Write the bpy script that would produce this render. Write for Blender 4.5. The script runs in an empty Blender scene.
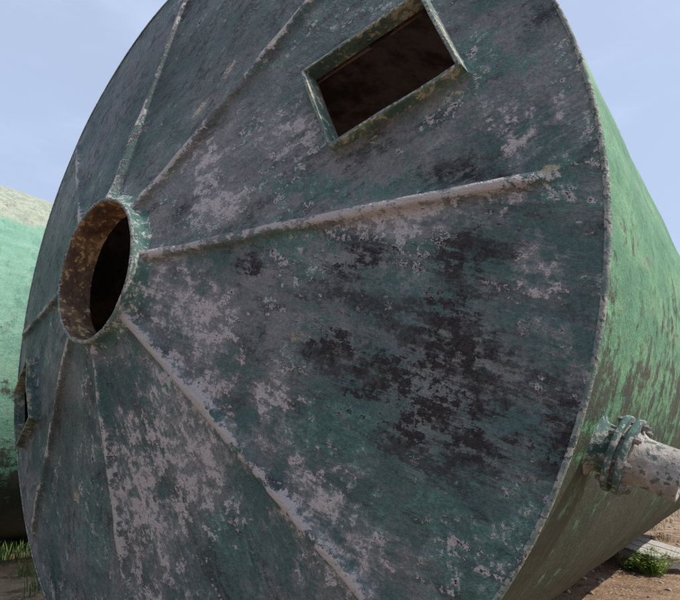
import bpy, math, random, bmesh
import numpy as np
from mathutils import Vector, Matrix, noise as mnoise
from mathutils.geometry import delaunay_2d_cdt
random.seed(4); np.random.seed(4)
S=2.3
sc=bpy.context.scene
H0=0.1606; CD=0.1997
# ------------------------------------------------------------------ node helpers
class NT:
    def __init__(s,name):
        s.m=bpy.data.materials.new(name); s.m.use_nodes=True; s.t=s.m.node_tree; s.n=s.t.nodes; s.l=s.t.links
        s.b=s.n["Principled BSDF"]
    def _in(s,sock,v):
        if isinstance(v,bpy.types.NodeSocket): s.l.new(v,sock)
        elif isinstance(v,(tuple,list)):
            sock.default_value=tuple(v)+((1,) if len(v)==3 and len(sock.default_value)==4 else ())
        else: sock.default_value=v
    def math(s,op,a,b=0.0,c=None,clamp=False):
        n=s.n.new("ShaderNodeMath"); n.operation=op; n.use_clamp=clamp
        s._in(n.inputs[0],a); s._in(n.inputs[1],b)
        if c is not None: s._in(n.inputs[2],c)
        return n.outputs[0]
    def sm(s,v,lo,hi,a=0.0,b=1.0,lin=False):
        n=s.n.new("ShaderNodeMapRange"); n.interpolation_type='LINEAR' if lin else 'SMOOTHSTEP'
        s._in(n.inputs[0],v)
        for i,x in enumerate((lo,hi,a,b)): n.inputs[1+i].default_value=x
        return n.outputs[0]
    def mix(s,f,a,b,mode='MIX'):
        n=s.n.new("ShaderNodeMix"); n.data_type='RGBA'; n.blend_type=mode
        s._in(n.inputs[0],f); s._in(n.inputs[6],a); s._in(n.inputs[7],b)
        return n.outputs[2]
    def noise(s,vec,scale,detail=5,rough=0.6,dist=0.0):
        n=s.n.new("ShaderNodeTexNoise"); s._in(n.inputs['Vector'],vec)
        n.inputs['Scale'].default_value=scale; n.inputs['Detail'].default_value=detail
        n.inputs['Roughness'].default_value=rough; n.inputs['Distortion'].default_value=dist
        return n.outputs[0]
    def obj(s):
        return s.n.new("ShaderNodeTexCoord").outputs['Object']
    def sep(s,v):
        n=s.n.new("ShaderNodeSeparateXYZ"); s._in(n.inputs[0],v); return n.outputs
    def comb(s,x,y,z):
        n=s.n.new("ShaderNodeCombineXYZ")
        for i,v in enumerate((x,y,z)): s._in(n.inputs[i],v)
        return n.outputs[0]
    def vmul(s,v,t):
        n=s.n.new("ShaderNodeVectorMath"); n.operation='MULTIPLY'; s._in(n.inputs[0],v); s._in(n.inputs[1],t); return n.outputs[0]
    def attr(s,name):
        n=s.n.new("ShaderNodeAttribute"); n.attribute_name=name; return n
    def wsum(s,*pairs):
        o=None
        for v,w in pairs:
            x=s.math('MULTIPLY',v,w); o=x if o is None else s.math('ADD',o,x)
        return o
    def bump(s,h,dist,strength=1.0,nrm=None):
        n=s.n.new("ShaderNodeBump"); n.inputs['Distance'].default_value=dist; n.inputs['Strength'].default_value=strength
        s._in(n.inputs['Height'],h)
        if nrm is not None: s.l.new(nrm,n.inputs['Normal'])
        return n.outputs[0]
    def out(s,col,rough,nrm=None,spec=0.35):
        s._in(s.b.inputs['Base Color'],col); s._in(s.b.inputs['Roughness'],rough)
        s.b.inputs['Specular IOR Level'].default_value=spec
        if nrm is not None: s.l.new(nrm,s.b.inputs['Normal'])
        return s.m
# ------------------------------------------------------------------ materials
def mat_head():
    t=NT("weathered_frp_head"); P=t.obj(); x,y,z=t.sep(P)
    ang=t.math('ARCTAN2',z,x); q=math.pi/4
    idx=t.math('FLOOR',t.math('DIVIDE',ang,q)); mid=t.math('MULTIPLY',t.math('ADD',idx,0.5),q)
    dd=t.math('SUBTRACT',ang,mid); r=t.math('SQRT',t.math('ADD',t.math('MULTIPLY',x,x),t.math('MULTIPLY',z,z)))
    al=t.math('MULTIPLY',r,t.math('COSINE',dd)); ac=t.math('MULTIPLY',r,t.math('SINE',dd))
    pc=t.comb(al,ac,t.math('MULTIPLY',idx,3.7))
    sA=t.noise(t.vmul(pc,(5.0,22.0,1.0)),1.0,4,0.7)
    sB=t.noise(t.vmul(pc,(16.0,85.0,1.0)),1.0,3,0.75)
    nb=t.noise(P,2.6,2,0.55); nm=t.noise(P,8.5,5,0.72); nf=t.noise(P,38,5,0.82); nv=t.noise(P,190,2,0.7)
    wa=t.attr("wa"); wb=t.attr("wb")
    sa=t.n.new("ShaderNodeSeparateColor"); t.l.new(wa.outputs['Color'],sa.inputs[0]); wp,wk,wt=sa.outputs; wd=wa.outputs['Alpha']
    sb=t.n.new("ShaderNodeSeparateColor"); t.l.new(wb.outputs['Color'],sb.inputs[0]); wy,cr,_=sb.outputs
    c=t.mix(t.sm(t.wsum((nb,.45),(sA,.25),(nm,.3)),.43,.57),(.085,.155,.142),(.25,.25,.247))
    c=t.mix(t.math('MULTIPLY',t.sm(t.wsum((sA,.50),(nf,.50)),.46,.59),.75),c,(.052,.066,.064))
    # chalky film
    ch=t.sm(t.wsum((nm,.36),(nf,.42),(sB,.22),(wp,.06),(wd,-.03)),.48,.57)
    c=t.mix(t.math('MULTIPLY',ch,.60),c,(.40,.385,.385))
    # teal top-coat
    mt=t.sm(t.wsum((nm,.43),(sA,.2),(nf,.37),(wt,.09),(wp,-.04)),.512,.562)
    c=t.mix(t.math('MULTIPLY',mt,.80),c,t.mix(t.sm(nf,.38,.62),(.042,.118,.105),(.15,.31,.26)))
    c=t.mix(t.math('MULTIPLY',wd,.45),c,(.10,.09,.09))
    # dark grime streaks (semi-transparent)
    gk=t.sm(t.wsum((nf,.40),(sA,.32),(sB,.28),(wk,.085)),.512,.578)
    c=t.mix(t.math('MULTIPLY',gk,.74),c,(.035,.032,.033))
    # peeled chalky flakes
    mp=t.sm(t.wsum((nf,.48),(nm,.26),(sA,.12),(sB,.14),(wp,.055),(cr,.07),(wd,-.03),(wk,-.01)),.545,.572)
    pkc=t.mix(t.sm(nv,.35,.65),(.47,.42,.42),(.82,.755,.74))
    pkc=t.mix(t.math('MULTIPLY',cr,.4),pkc,(.58,.52,.44))
    c=t.mix(t.math('MULTIPLY',mp,.88),c,pkc)
    # black bare spots
    mk=t.sm(t.wsum((nf,.60),(nm,.18),(sB,.22),(wk,.118),(cr,-.1),(wp,-.02)),.59,.617)
    c=t.mix(t.math('MULTIPLY',mk,.95),c,t.mix(t.sm(nv,.4,.6),(.014,.011,.013),(.045,.036,.036)))
    my=t.sm(t.math('ADD',wy,t.math('MULTIPLY',t.math('SUBTRACT',nf,.5),2.4)),.62,.70)
    c=t.mix(t.math('MULTIPLY',my,.85),c,(.52,.45,.30))
    c=t.mix(t.sm(nv,.3,.7,0.0,.5),c,t.mix(1.0,c,(.38,.38,.40),'MULTIPLY'))
    h=t.wsum((nf,1.2),(sB,.22))
    nr=t.bump(h,.03,.9)
    return t.out(c,t.sm(nf,.3,.7,.5,.85),nr,.35)
def mat_shell(name,light,mid,dark,stain_shade,z0,z1,cream=0.0):
    t=NT(name); P=t.obj(); x,y,z=t.sep(P)
    ang=t.math('ARCTAN2',z,x)
    cyl=t.comb(y,t.math('SINE',ang),t.math('COSINE',ang))
    dr=t.noise(t.vmul(cyl,(15.0,4.0,4.0)),1.0,5,.74)
    lon=t.noise(t.vmul(cyl,(2.0,12.0,12.0)),1.0,3,.62)
    nm=t.noise(P,4.5,5,.72); nf=t.noise(P,26,5,.80); nv=t.noise(P,150,2,.6)
    c=t.mix(t.sm(t.wsum((dr,.25),(nm,.45),(lon,.3)),.42,.58),mid,light)
    c=t.mix(t.math('MULTIPLY',t.sm(t.wsum((dr,.5),(nf,.5)),.48,.60),.6),c,dark)
    c=t.mix(t.math('MULTIPLY',t.sm(t.wsum((nf,.6),(lon,.4)),.545,.595),.35),c,(.38,.40,.31))
    if cream>0:
        cm=t.sm(t.math('ADD',z,t.math('MULTIPLY',t.math('SUBTRACT',nm,.5),.35)),.56,.66)
        c=t.mix(t.math('MULTIPLY',cm,cream),c,t.mix(t.sm(nf,.4,.6),(.25,.30,.22),(.43,.43,.34)))
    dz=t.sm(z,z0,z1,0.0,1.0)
    ms=t.sm(t.wsum((nf,.40),(nm,.46),(dr,.14),(dz,stain_shade)),.565,.645)  # grime towards the bottom; on the pale shell it also paints in shade
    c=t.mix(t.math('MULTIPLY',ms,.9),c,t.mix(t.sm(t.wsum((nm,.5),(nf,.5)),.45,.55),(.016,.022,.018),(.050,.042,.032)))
    c=t.mix(t.sm(nv,.3,.7,0,.35),c,t.mix(1.0,c,(.5,.5,.5),'MULTIPLY'))
    # thin laminate: brown resin side inwards, lets a little daylight through
    geo=t.n.new("ShaderNodeNewGeometry")
    cin=t.mix(t.sm(nm,.4,.6),(.07,.045,.04),(.20,.13,.10))
    c=t.mix(geo.outputs['Backfacing'],c,cin)
    h=t.wsum((nf,.8),(dr,.4))
    t.out(c,t.sm(nf,.3,.7,.5,.8),t.bump(h,.03,.6),.35)
    tr=t.n.new("ShaderNodeBsdfTranslucent"); t._in(tr.inputs[0],t.mix(t.sm(nm,.4,.6),(.22,.12,.09),(.60,.38,.28)))
    mx=t.n.new("ShaderNodeMixShader"); mx.inputs[0].default_value=.010
    t.l.new(t.b.outputs[0],mx.inputs[1]); t.l.new(tr.outputs[0],mx.inputs[2]); t.l.new(mx.outputs[0],t.n["Material Output"].inputs[0])
    return t.m
def mat_plain(name,c1,c2,scale=12,c3=None,rough=.8,bump=.02,spec=.3,thr=.58):
    t=NT(name); P=t.obj(); n1=t.noise(P,scale,4,.68); n2=t.noise(P,scale*5,4,.7)
    c=t.mix(t.sm(n1,.38,.62),c1,c2)
    if c3: c=t.mix(t.sm(t.wsum((n1,.4),(n2,.6)),thr-.03,thr+.02),c,c3)
    return t.out(c,rough,t.bump(n2,bump,.7),spec)
M_head=mat_head()
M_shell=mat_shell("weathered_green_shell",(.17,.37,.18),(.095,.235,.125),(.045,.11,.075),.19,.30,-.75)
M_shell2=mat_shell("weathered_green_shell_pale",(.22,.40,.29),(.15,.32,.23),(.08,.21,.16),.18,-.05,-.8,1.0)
M_in=mat_plain("resin_interior",(.14,.09,.075),(.24,.17,.14),5,(.07,.045,.04),.7,.02,thr=.53)
M_nin=mat_plain("neck_resin_inner",(.09,.055,.042),(.24,.15,.09),12,(.50,.36,.17),.7,.015,thr=.555)
M_neck=mat_plain("neck_teal",(.055,.12,.108),(.15,.23,.20),18,(.42,.40,.37),.75,.012,thr=.54)
M_hneck=mat_plain("hatch_neck_green",(.065,.115,.10),(.16,.21,.16),18,(.42,.39,.30),.75,.012,thr=.54)
M_rim=mat_plain("rim_edge",(.12,.17,.15),(.40,.38,.34),30,(.07,.10,.09),.8,.012,thr=.54)
M_pipe=mat_plain("pipe_flaking",(.24,.22,.20),(.43,.39,.35),22,(.10,.13,.115),.85,.012,thr=.53)
M_flange=mat_plain("flange_green",(.05,.10,.085),(.12,.19,.16),30,(.36,.33,.30),.8,.006,thr=.54)
M_bolt=mat_plain("bolt_rust",(.13,.11,.10),(.26,.25,.23),80,(.10,.06,.04),.65,.002)
M_wood=mat_plain("weathered_timber",(.40,.37,.33),(.62,.58,.53),25,(.20,.16,.13),.9,.006)
# ------------------------------------------------------------------ mesh helpers
def mkobj(name,verts,faces,mats,parent=None,smooth=True,fm=None):
    me=bpy.data.meshes.new(name); me.from_pydata([tuple(v) for v in verts],[],faces); me.update()
    for m in (mats if isinstance(mats,(list,tuple)) else [mats]): me.materials.append(m)
    if smooth: me.polygons.foreach_set("use_smooth",[True]*len(me.polygons))
    if fm is not None: me.polygons.foreach_set("material_index",fm)
    o=bpy.data.objects.new(name,me); sc.collection.objects.link(o)
    if parent: o.parent=parent
    return o
def empty(name,loc=(0,0,0),scale=1.0,rot=(0,0,0)):
    e=bpy.data.objects.new(name,None); e.location=loc; e.scale=(scale,)*3; e.rotation_euler=rot; sc.collection.objects.link(e); return e
BL="""k76,-27,10,0,0,-11;k78,-20,6,0,0,-7;k72,-34,7,0,0,-6;k82,-10,7,0,0,-4;k64,-8,5,0,0,-4;k79,-37,6,0,0,-6;k42,-6,4,0,0,-3;k58,-22,6,0,0,-4;k66,-28,8,0,0,-6;p31,17,7,-1,1,-9;p89,8,5,-1,0,-8;p89,-16,3,0,0,-7;p29,-14,10,-1,0,-7;p18,-4,5,0,0,-7;p23,-35,16,0,-2,-18;p10,-50,12,0,0,-20;p52,-46,9,0,0,-6;p60,-55,9,1,0,-4;p49,20,6,-1,0,-5;p69,-2,9,-1,0,-3;p86,-1,6,-1,0,-2;p45,-30,7,0,0,-4;p35,8,8,-2,0,-4;t70,-47,12,0,0,-6;t94,0,3,0,0,-6;t50,-2,13,-2,0,-2;t35,-56,9,0,-1,-7;t20,-27,5,0,-1,-7;t62,5,18,-4,0,-3;t60,-35,9,0,0,-7;t-16,-57,11,1,-3,-12;t84,22,8,-3,0,-5;t80,-55,10,0,0,-8;d-10,60,40,-8,5,-30;d35,46,16,-7,3,-14;d-69,18,30,-8,10,-23;d-29,-31,15,0,-4,-15;y52,-20,3,0,0,-1;y-23,-51,3,0,0,-2;y67,13,3,-1,0,-1;y93,1,2,0,0,-1;y80,18,2,0,0,-1;y30,43,2,4,1,-1;y24,35,2,3,1,-1;k91,-37,3,0,0,-6;k82,3,8,-2,0,-2"""
BLO=[]
for s in BL.split(";"):
    v=[float(q)/100 for q in s[1:].split(",")]
    BLO.append((s[0],np.array(v[:2]),np.linalg.inv(np.array([[v[2],v[4]],[v[3],v[5]]]))))
def paint(o,crest=None,seed=0.0):
    me=o.data; n=len(me.vertices); co=np.zeros(n*3); me.vertices.foreach_get("co",co); co=co.reshape(-1,3); xz=co[:,[0,2]]
    W={k:np.zeros(n) for k in "pktdy"}
    for k,c,Mi in BLO:
        q=(xz-c)@Mi.T; w=np.exp(-(q**2).sum(1)); W[k]=np.maximum(W[k],w)
    a=np.stack([W['p'],W['k'],W['t'],W['d']],1).astype(np.float32); A=me.attributes.new("wa",'FLOAT_COLOR','POINT'); A.data.foreach_set("color",a.ravel())
    cr=np.zeros(n) if crest is None else np.array(crest)
    b=np.stack([W['y'],cr,np.zeros(n),np.ones(n)],1).astype(np.float32); B=me.attributes.new("wb",'FLOAT_COLOR','POINT'); B.data.foreach_set("color",b.ravel())
def cy(r): return -CD*(1-max(r,H0))/(1-H0)
def wob(x,z):
    r=math.hypot(x,z); k=min(1,max(0,(1-r)*12),max(0,(r-.19)*14))
    return k*(0.004*mnoise.noise(Vector((x*3,z*3,0)))+0.0016*mnoise.noise(Vector((x*11,z*11,4))))
HC=[(0.677,0.257,math.radians(20.8)),(-0.677,-0.257,math.radians(200.8))]
HL,HW=0.121,0.098   # half sizes
def rect(h,l,w):
    cx,cz,a=h; u=(math.cos(a),math.sin(a)); v=(-u[1],u[0])
    return [(cx+u[0]*s*l+v[0]*t*w, cz+u[1]*s*l+v[1]*t*w) for s,t in ((-1,-1),(1,-1),(1,1),(-1,1))]
def inrect(x,z,h,l,w):
    cx,cz,a=h; dx,dz=x-cx,z-cz; p=dx*math.cos(a)+dz*math.sin(a); q=-dx*math.sin(a)+dz*math.cos(a)
    return abs(p)<l and abs(q)<w
def head_mesh(parent):
    pts=[];edges=[]
    def loop(L,sub):
        s=len(pts);M=[]
        for i in range(len(L)):
            a=L[i];b=L[(i+1)%len(L)]
            for k in range(sub): M.append((a[0]+(b[0]-a[0])*k/sub,a[1]+(b[1]-a[1])*k/sub))
        pts.extend(M); edges.extend([(s+i,s+(i+1)%len(M)) for i in range(len(M))])
    N=384
    for r in (H0,1.0):
        k=N if r==1.0 else 192
        loop([(r*math.cos(2*math.pi*i/k),r*math.sin(2*math.pi*i/k)) for i in range(k)],1)
    for h in HC: loop(rect(h,HL-.006,HW-.006),16)
    r=H0+.014; j=0
    while r<.995:
        k=int(2*math.pi*r/.0145/8)*8
        for i in range(k):
            a=2*math.pi*(i+.5*(j%2))/k; x,z=r*math.cos(a),r*math.sin(a)
            if any(inrect(x,z,h,HL+.002,HW+.002) for h in HC): continue
            pts.append((x,z))
        r+=.0145; j+=1
    V,E,F,_,_,_=delaunay_2d_cdt([Vector(p) for p in pts],edges,[],0,1e-6)
    FF=[]
    for f in F:
        cx=sum(V[i][0] for i in f)/len(f); cz=sum(V[i][1] for i in f)/len(f); rr=math.hypot(cx,cz)
        if rr<H0*.998 or rr>1.001 or any(inrect(cx,cz,h,HL-.0061,HW-.0061) for h in HC): continue
        FF.append(list(f))
    vo=[];vi=[]
    for v in V:
        rr=math.hypot(v[0],v[1]); w=wob(v[0],v[1])
        vo.append((v[0],cy(rr)+w,v[1])); vi.append((v[0]*.998,cy(rr)+w+.012,v[1]*.998))
    def orient(f,vs,sgn):
        a,b,c=[Vector(vs[i]) for i in f[:3]]; n=(b-a).cross(c-a)
        return f if n.y*sgn>0 else f[::-1]
    o=mkobj("end_plate",vo,[orient(f,vo,-1) for f in FF],M_head,parent); paint(o)
    mkobj("end_plate_liner",vi,[orient(f,vi,1) for f in FF],M_in,parent)
def lathe(name,prof,mats,parent,seg=192,mi=None,jit=0,flip=False):
    V=[];F=[];fm=[]
    for i in range(seg):
        a=2*math.pi*i/seg
        for k,(r,y) in enumerate(prof):
            rr=r+(jit*mnoise.noise(Vector((math.cos(a)*6+k*.13,math.sin(a)*6,r*7))) if jit else 0)
            yy=y+(jit*mnoise.noise(Vector((math.cos(a)*5,math.sin(a)*5+k*.1,9))) if jit else 0)
            V.append((rr*math.cos(a),yy,rr*math.sin(a)))
    n=len(prof)
    for i in range(seg):
        j=(i+1)%seg
        for k in range(n-1):
            f=(i*n+k,j*n+k,j*n+k+1,i*n+k+1); F.append(f[::-1] if flip else f); fm.append(mi[k] if mi else 0)
    return mkobj(name,V,F,mats,parent,fm=fm)
def rib(parent,ang,i,r0=.168,r1=.945,wd=.0135,ht=.0155):
    V=[];F=[];cr=[]; n=150; prof=[-2.2,-1.5,-1.05,-.82,-.66,-.5,-.25,0,.25,.5,.66,.82,1.05,1.5,2.2]
    ca,sa=math.cos(ang),math.sin(ang)
    for k in range(n+1):
        s=k/n; r=r0+(r1-r0)*s
        e=min(1,(1-s)*14,1); e=max(0,e)**.7
        lat=.003*mnoise.noise(Vector((r*5,i*3.1,0))); wv=1+.18*mnoise.noise(Vector((r*9,i*5.1,2))); hv=1+.25*mnoise.noise(Vector((r*13,i*2.7,5)))
        for p in prof:
            a=abs(p)
            if a<=.5: h=1-.08*(a/.5)**2
            elif a<=1.05:
                u=(a-.5)/.55; h=.92-.82*u*u*(3-2*u)
            else: h=.10*(1-(a-1.05)/1.15)**2
            h+=.06*mnoise.noise(Vector((r*40,p*3,i*4.4)))*(1 if a<1.4 else 0)
            t=p*wd*wv*(.75+.25*e)+lat; x=r*ca-t*sa; z=r*sa+t*ca; rr=math.hypot(x,z)
            y=cy(rr)+wob(x,z)-ht*hv*h*e+(.0014 if a>2 else -.0004)
            V.append((x,y,z)); cr.append(max(0,1-max(0,a-.35)/.5)*(.3+1.3*max(0,.5+mnoise.noise(Vector((r*7,i*2.2,8))))))
    m=len(prof)
    for k in range(n):
        for j in range(m-1):
            a=k*m+j; F.append((a,a+1,a+m+1,a+m))
    o=mkobj("rib_%d"%i,V,F,M_head,parent); paint(o,cr)
    me=o.data
    if me.polygons[m*3].normal.y>0: me.flip_normals()
def hatch(parent,h,i):
    sub=14
    def sm(L):
        M=[]
        for q in range(4):
            A=L[q];B=L[(q+1)%4]
            for k in range(sub): M.append((A[0]+(B[0]-A[0])*k/sub,A[1]+(B[1]-A[1])*k/sub))
        return M
    rows=[]
    pr=.031
    for d,off in ((.011,.0006),(.003,-.003),(0,-.008),(0,-pr+.002),(-.0015,-pr),(-.0060,-pr),(-.0075,-pr+.002),(-.0075,-.010),(-.0075,.001)):
        row=[]
        for (x,z) in sm(rect(h,HL+d,HW+d)):
            rr=math.hypot(x,z); j=.0012*mnoise.noise(Vector((x*30,z*30,off*40))); j2=.0022*mnoise.noise(Vector((x*12,z*12,7)))*(1 if off<-.02 else 0)
            row.append((x+j,cy(rr)+off+j2+wob(x,z),z-j))
        rows.append(row)
    V=[p for r in rows for p in r]; n=len(rows[0]); F=[];fm=[]
    for q in range(len(rows)-1):
        for k in range(n):
            F.append((q*n+k,q*n+(k+1)%n,(q+1)*n+(k+1)%n,(q+1)*n+k)); fm.append([0,0,1,1,2,1,1,1][q])
    o=mkobj("hatch_neck_%d"%i,V,F,[M_head,M_hneck,M_rim],parent,smooth=False,fm=fm); paint(o)
def tank(name,loc,scale,shellmat,length=3.6):
    e=empty(name,loc,scale)
    head_mesh(e)
    prof=[]; ny=70
    ys=[.004]+[length*k/ny for k in range(1,ny+1)]
    pr=[(1.0+.0015*math.sin(y*9)+.001*math.sin(y*23),y) for y in ys]
    back=[(math.cos(t)*1.0,length+math.sin(t)*.22) for t in np.linspace(.05,math.pi/2-.2,16)]  # dome stops short of its centre: unseen opening added to let light inside
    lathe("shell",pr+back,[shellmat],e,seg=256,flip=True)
    lathe("rim_edge",[(.9955,-.0018),(.9985,-.0036),(1.0015,-.0028),(1.0035,.0005),(1.0035,.004),(1.001,.007)],M_rim,e,seg=384,jit=.0016)
    b=cy(H0)
    lathe("manway_neck",[(.188,b+.0075),(.178,b+.002),(.172,b-.003),(.1685,b-.010),(.1675,b-.024),(.1655,b-.028),(.161,b-.029),(.1585,b-.026),(.1575,b-.012),(.1575,b+.045)],[M_neck,M_rim,M_nin],e,seg=160,mi=[0,0,0,0,1,1,1,2,2],jit=.0014)
    for i in range(8): rib(e,i*math.pi/4,i)
    for i,h in enumerate(HC): hatch(e,h,i)
    return e
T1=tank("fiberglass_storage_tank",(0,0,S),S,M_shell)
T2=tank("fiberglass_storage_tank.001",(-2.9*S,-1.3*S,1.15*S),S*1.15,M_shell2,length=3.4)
# ---- side nozzle with bolted flanges
def nozzle(parent,y0,ang):
    u=Vector((math.cos(ang),0,math.sin(ang))); e=empty("side_nozzle"); e.parent=parent
    e.location=Vector((0,y0,0))+u*.985
    q=Vector((0,1,0)).rotation_difference(u); e.rotation_mode='QUATERNION'; e.rotation_quaternion=q
    lathe("stub",[(.056,.010),(.049,.0152),(.042,.0185),(.038,.024),(.0365,.032),(.0365,.046)],M_flange,e,seg=64,jit=.0008)
    def fl(nm,h0,h1,R):
        lathe(nm,[(.025,h0),(R-.002,h0),(R-.0006,h0+.0006),(R,h0+.002),(R,h1-.002),(R-.0006,h1-.0006),(R-.002,h1),(.025,h1)],M_flange,e,seg=96,jit=0)
    fl("flange_inner",.043,.0525,.058); fl("flange_outer",.0585,.068,.058)
    lathe("gasket",[(.047,.0525),(.047,.0585)],M_bolt,e,seg=48)
    lathe("pipe",[(.044,.0675),(.040,.071),(.036,.078),(.0345,.088),(.0345,.11),(.0345,.124),(.0355,.130),(.0345,.132),(.030,.132),(.0285,.129),(.0285,.06),(.0,.06)],[M_pipe,M_nin],e,seg=64,mi=[0]*9+[1]*2,jit=.0010)
    V=[];F=[]
    for k in range(8):
        a=2*math.pi*(k+.3)/8; cx,cz=.0490*math.cos(a),.0490*math.sin(a)
        def pr(r,h0,h1,sg):
            s=len(V)
            for h in (h0,h1):
                for j in range(sg):
                    b=2*math.pi*j/sg+k; V.append((cx+r*math.cos(b),h,cz+r*math.sin(b)))
            for j in range(sg): F.append((s+j,s+(j+1)%sg,s+sg+(j+1)%sg,s+sg+j))
            F.append(tuple(s+j for j in range(sg))); F.append(tuple(s+sg+j for j in range(sg))[::-1])
        pr(.0065,.0412,.0429,12); pr(.0052,.0365,.0411,6); pr(.0065,.0681,.0698,12); pr(.0052,.0699,.075,6); pr(.0026,.0345,.0775,8)
    mkobj("bolts",V,F,M_bolt,e,smooth=False)
nozzle(T1,.118,math.radians(-22.3))
# ------------------------------------------------------------------ ground
def gh(x,y):
    return .035*mnoise.noise(Vector((x*.35,y*.35,0)))+.015*mnoise.noise(Vector((x*1.7,y*1.7,3)))-.02
t=NT("dirt_ground"); P=t.obj()
n1=t.noise(P,.6,3,.6);n2=t.noise(P,4,5,.7);n3=t.noise(P,35,4,.7)
c=t.mix(t.sm(n1,.4,.6),(.29,.18,.115),(.40,.28,.18)); c=t.mix(t.sm(n2,.45,.62),c,(.19,.12,.08)); c=t.mix(t.sm(n3,.55,.62),c,(.50,.39,.27))
M_ground=t.out(c,.95,t.bump(t.wsum((n2,.6),(n3,.5)),.06,1.0),.15)
xs=sorted(set([-500,-200,-80,-40,-25]+[round(-18+.22*i,3) for i in range(int(32/.22))]+[16,25,40,80,200,500])); ys=sorted(set([-500,-200,-80,-40,-20,-12]+[round(-8+.22*i,3) for i in range(int(28/.22))]+[22,30,50,80,200,500]))
V=[(x,y,gh(x,y) if abs(x)<30 and abs(y)<30 else -.02) for y in ys for x in xs]; nx=len(xs)
F=[(j*nx+i,j*nx+i+1,(j+1)*nx+i+1,(j+1)*nx+i) for j in range(len(ys)-1) for i in range(nx-1)]
mkobj("ground",V,F,M_ground)
V=[];F=[]
bm=bmesh.new(); bmesh.ops.create_icosphere(bm,subdivisions=1,radius=1); iv=[v.co.copy() for v in bm.verts]; iff=[[v.index for v in f.verts] for f in bm.faces]; bm.free()
def clod(x,y,r):
    s=len(V); q=random.random()*99
    for c in iv:
        k=1+.35*mnoise.noise(c*1.3+Vector((q,0,0))); V.append((x+c.x*r*k,y+c.y*r*k*.8,gh(x,y)+c.z*r*k*.55+r*.15))
    F.extend([tuple(s+i for i in f) for f in iff])
for i in range(1500):
    x=random.uniform(-.5,4.5); y=random.uniform(1,14); clod(x,y,random.choice((.01,.015,.02,.035))*random.uniform(.6,1.4))
for i in range(500):
    clod(random.uniform(-7,-2),random.uniform(-2,5),random.uniform(.01,.035))
mkobj("gravel",V,F,mat_plain("stone",(.26,.19,.14),(.42,.36,.30),3,None,.95,.01),smooth=False)
def matleaf(n,a,b):
    t=NT(n); oi=t.obj(); c=t.mix(t.sm(t.noise(oi,3,2),.4,.6),a,b); return t.out(c,.6,None,.3)
def grass(name,spots,mat):
    V=[];F=[]
    for (x0,y0,rad,n,hh) in spots:
        for i in range(n):
            a=random.random()*6.283; d=rad*math.sqrt(random.random()); x=x0+d*math.cos(a); y=y0+d*math.sin(a); z=gh(x,y)
            b=random.random()*6.283; h=hh*random.uniform(.45,1.15); lean=random.uniform(.1,.75)*h; w=random.uniform(.003,.0065)
            dx,dy=math.cos(b),math.sin(b); s=len(V)
            for k,(u,ww) in enumerate(((0,1),(.4,.9),(.75,.6),(1,.05))):
                px=x+dx*lean*u*u; py=y+dy*lean*u*u; pz=z+h*u*(1-.15*u)
                V.append((px-dy*w*ww,py+dx*w*ww,pz)); V.append((px+dy*w*ww,py-dx*w*ww,pz))
            for k in range(3): F.append((s+2*k,s+2*k+1,s+2*k+3,s+2*k+2))
    return mkobj(name,V,F,mat,smooth=False)
gr=[(-2.2*S,.5*S,.35,200,.26),(-2.0*S,.75*S,.25,150,.22),(-1.75*S,.45*S,.2,90,.18),(-2.3*S,.2*S,.3,120,.22)]
for i in range(30): gr.append((random.uniform(-6,-2),random.uniform(-3,6),.2,30,.16))
grass("green_grass",gr,matleaf("grass_green",(.07,.12,.03),(.13,.19,.05)))
dg=[(random.uniform(0,5),random.uniform(5,16),random.uniform(.1,.35),50,.14) for i in range(70)]+[(random.uniform(-7,-1.5),random.uniform(-2,6),.25,40,.14) for i in range(40)]
grass("dry_grass",dg,matleaf("grass_dry",(.30,.24,.12),(.42,.36,.20)))
def weed(name,x0,y0,n,hh,rad):
    V=[];F=[]
    for i in range(n):
        a=random.random()*6.283; r=rad*random.random(); x=x0+r*.4*math.cos(a); y=y0+r*.4*math.sin(a); z=gh(x,y); h=hh*random.uniform(.5,1)
        ex,ey=x+r*math.cos(a),y+r*math.sin(a)
        for k in range(9):
            u=(k+1)/9; px=x+(ex-x)*u*u; py=y+(ey-y)*u*u; pz=z+h*u
            b=random.random()*6.283; L=random.uniform(.03,.07)*(1.2-.5*u); w=L*.28; dz=random.uniform(-.2,.6)*L; s=len(V)
            V.extend([(px,py,pz),(px+math.cos(b)*L*.5-math.sin(b)*w,py+math.sin(b)*L*.5+math.cos(b)*w,pz+dz*.6),(px+math.cos(b)*L,py+math.sin(b)*L,pz+dz),(px+math.cos(b)*L*.5+math.sin(b)*w,py+math.sin(b)*L*.5-math.cos(b)*w,pz+dz*.6)])
            F.append((s,s+1,s+2,s+3))
        s=len(V); V.extend([(x-.003,y,z),(x+.003,y,z),(ex+.001,ey,z+h),(ex-.001,ey,z+h)]); F.append((s,s+1,s+2,s+3))
    mkobj(name,V,F,matleaf("weed_leaf",(.12,.20,.03),(.23,.31,.07)),smooth=False)
weed("leafy_weed",.60*S,2.34*S,70,.30,.24)
weed("leafy_weed.001",.50*S,2.38*S,18,.16,.16)
pe=empty("timber_pallet",(.52*S,2.68*S,0),1,(0,0,math.atan2(-.49,.43)))
def board(nm,x,y,z,lx,ly,lz,rz=0):
    bm=bmesh.new(); bmesh.ops.create_cube(bm,size=1); bmesh.ops.scale(bm,vec=(lx,ly,lz),verts=bm.verts); bmesh.ops.bevel(bm,geom=bm.edges[:],offset=.004,segments=1,affect='EDGES')
    me=bpy.data.meshes.new(nm); bm.to_mesh(me); bm.free(); me.materials.append(M_wood); o=bpy.data.objects.new(nm,me); sc.collection.objects.link(o); o.parent=pe; o.location=(x,y,z); o.rotation_euler=(0,0,rz)
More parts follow.
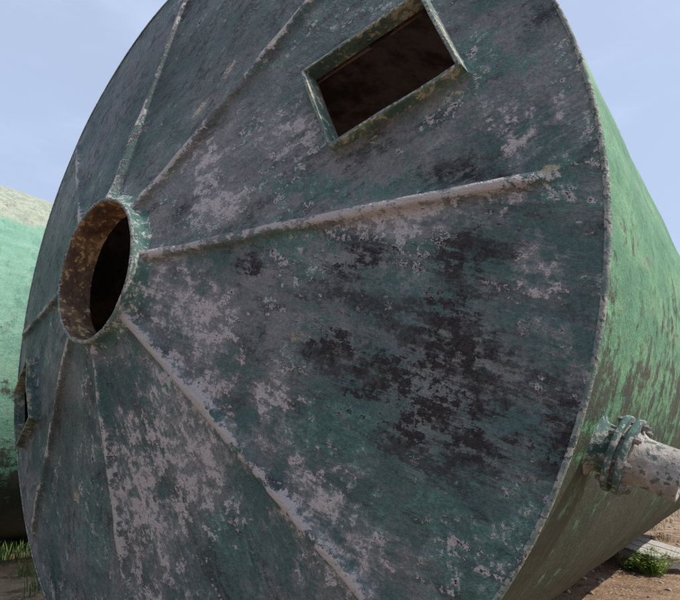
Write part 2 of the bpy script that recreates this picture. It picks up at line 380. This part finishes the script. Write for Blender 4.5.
for i in range(3): board("deck_board_%d"%i,random.uniform(-.05,.05),-.30+.225*i,.165,1.5,.205,.034,random.uniform(-.012,.012))
for i,x in enumerate((-.60,0,.60)): board("runner_%d"%i,x,-.08,.085,.09,.62,.12)
# ------------------------------------------------------------------ light & sky
az=math.radians(72); el=math.radians(47)
sd=Vector((math.cos(el)*math.sin(az),math.cos(el)*math.cos(az),math.sin(el)))
L=bpy.data.lights.new("sun",'SUN'); L.energy=4.4; L.angle=math.radians(.5); L.color=(1,.955,.88)
lo=bpy.data.objects.new("sun",L); lo.rotation_euler=sd.to_track_quat('Z','Y').to_euler(); sc.collection.objects.link(lo)
w=bpy.data.worlds.new("World"); sc.world=w; w.use_nodes=True; nt=w.node_tree; bg=nt.nodes["Background"]
sky=nt.nodes.new("ShaderNodeTexSky"); sky.sky_type='NISHITA'; sky.sun_disc=False; sky.sun_elevation=el; sky.sun_rotation=az
sky.air_density=1.0; sky.dust_density=2.5; sky.ozone_density=1.5
tcw=nt.nodes.new("ShaderNodeTexCoord"); mp_=nt.nodes.new("ShaderNodeMapping"); mp_.inputs['Scale'].default_value=(1.2,1.2,4.5)
cn=nt.nodes.new("ShaderNodeTexNoise"); cn.inputs['Scale'].default_value=2.2; cn.inputs['Detail'].default_value=5; cn.inputs['Roughness'].default_value=.6
nt.links.new(tcw.outputs['Generated'],mp_.inputs[0]); nt.links.new(mp_.outputs[0],cn.inputs[0])
mr=nt.nodes.new("ShaderNodeMapRange"); mr.interpolation_type='SMOOTHSTEP'; nt.links.new(cn.outputs[0],mr.inputs[0])
for i,v in enumerate((.42,.72,.62,.76)): mr.inputs[1+i].default_value=v
hz=nt.nodes.new("ShaderNodeMix"); hz.data_type='RGBA'; nt.links.new(mr.outputs[0],hz.inputs[0]); hz.inputs[7].default_value=(4.9,5.8,7.7,1)
nt.links.new(sky.outputs[0],hz.inputs[6]); nt.links.new(hz.outputs[2],bg.inputs[0]); bg.inputs[1].default_value=.14
# ------------------------------------------------------------------ camera
cd=bpy.data.cameras.new("camera"); cam=bpy.data.objects.new("camera",cd); sc.collection.objects.link(cam); sc.camera=cam
cam.location=(1.1321*S,-.7394*S,(1-.3777)*S); cam.rotation_euler=(math.pi/2+.204,0,.6708)
cd.sensor_width=36; cd.lens=1.3048*400/680*36; cd.shift_x=-8.16/680; cd.shift_y=35.5/680; cd.clip_start=.05; cd.clip_end=3000
sc.view_settings.view_transform='Standard'; sc.view_settings.look='None'; sc.view_settings.exposure=0
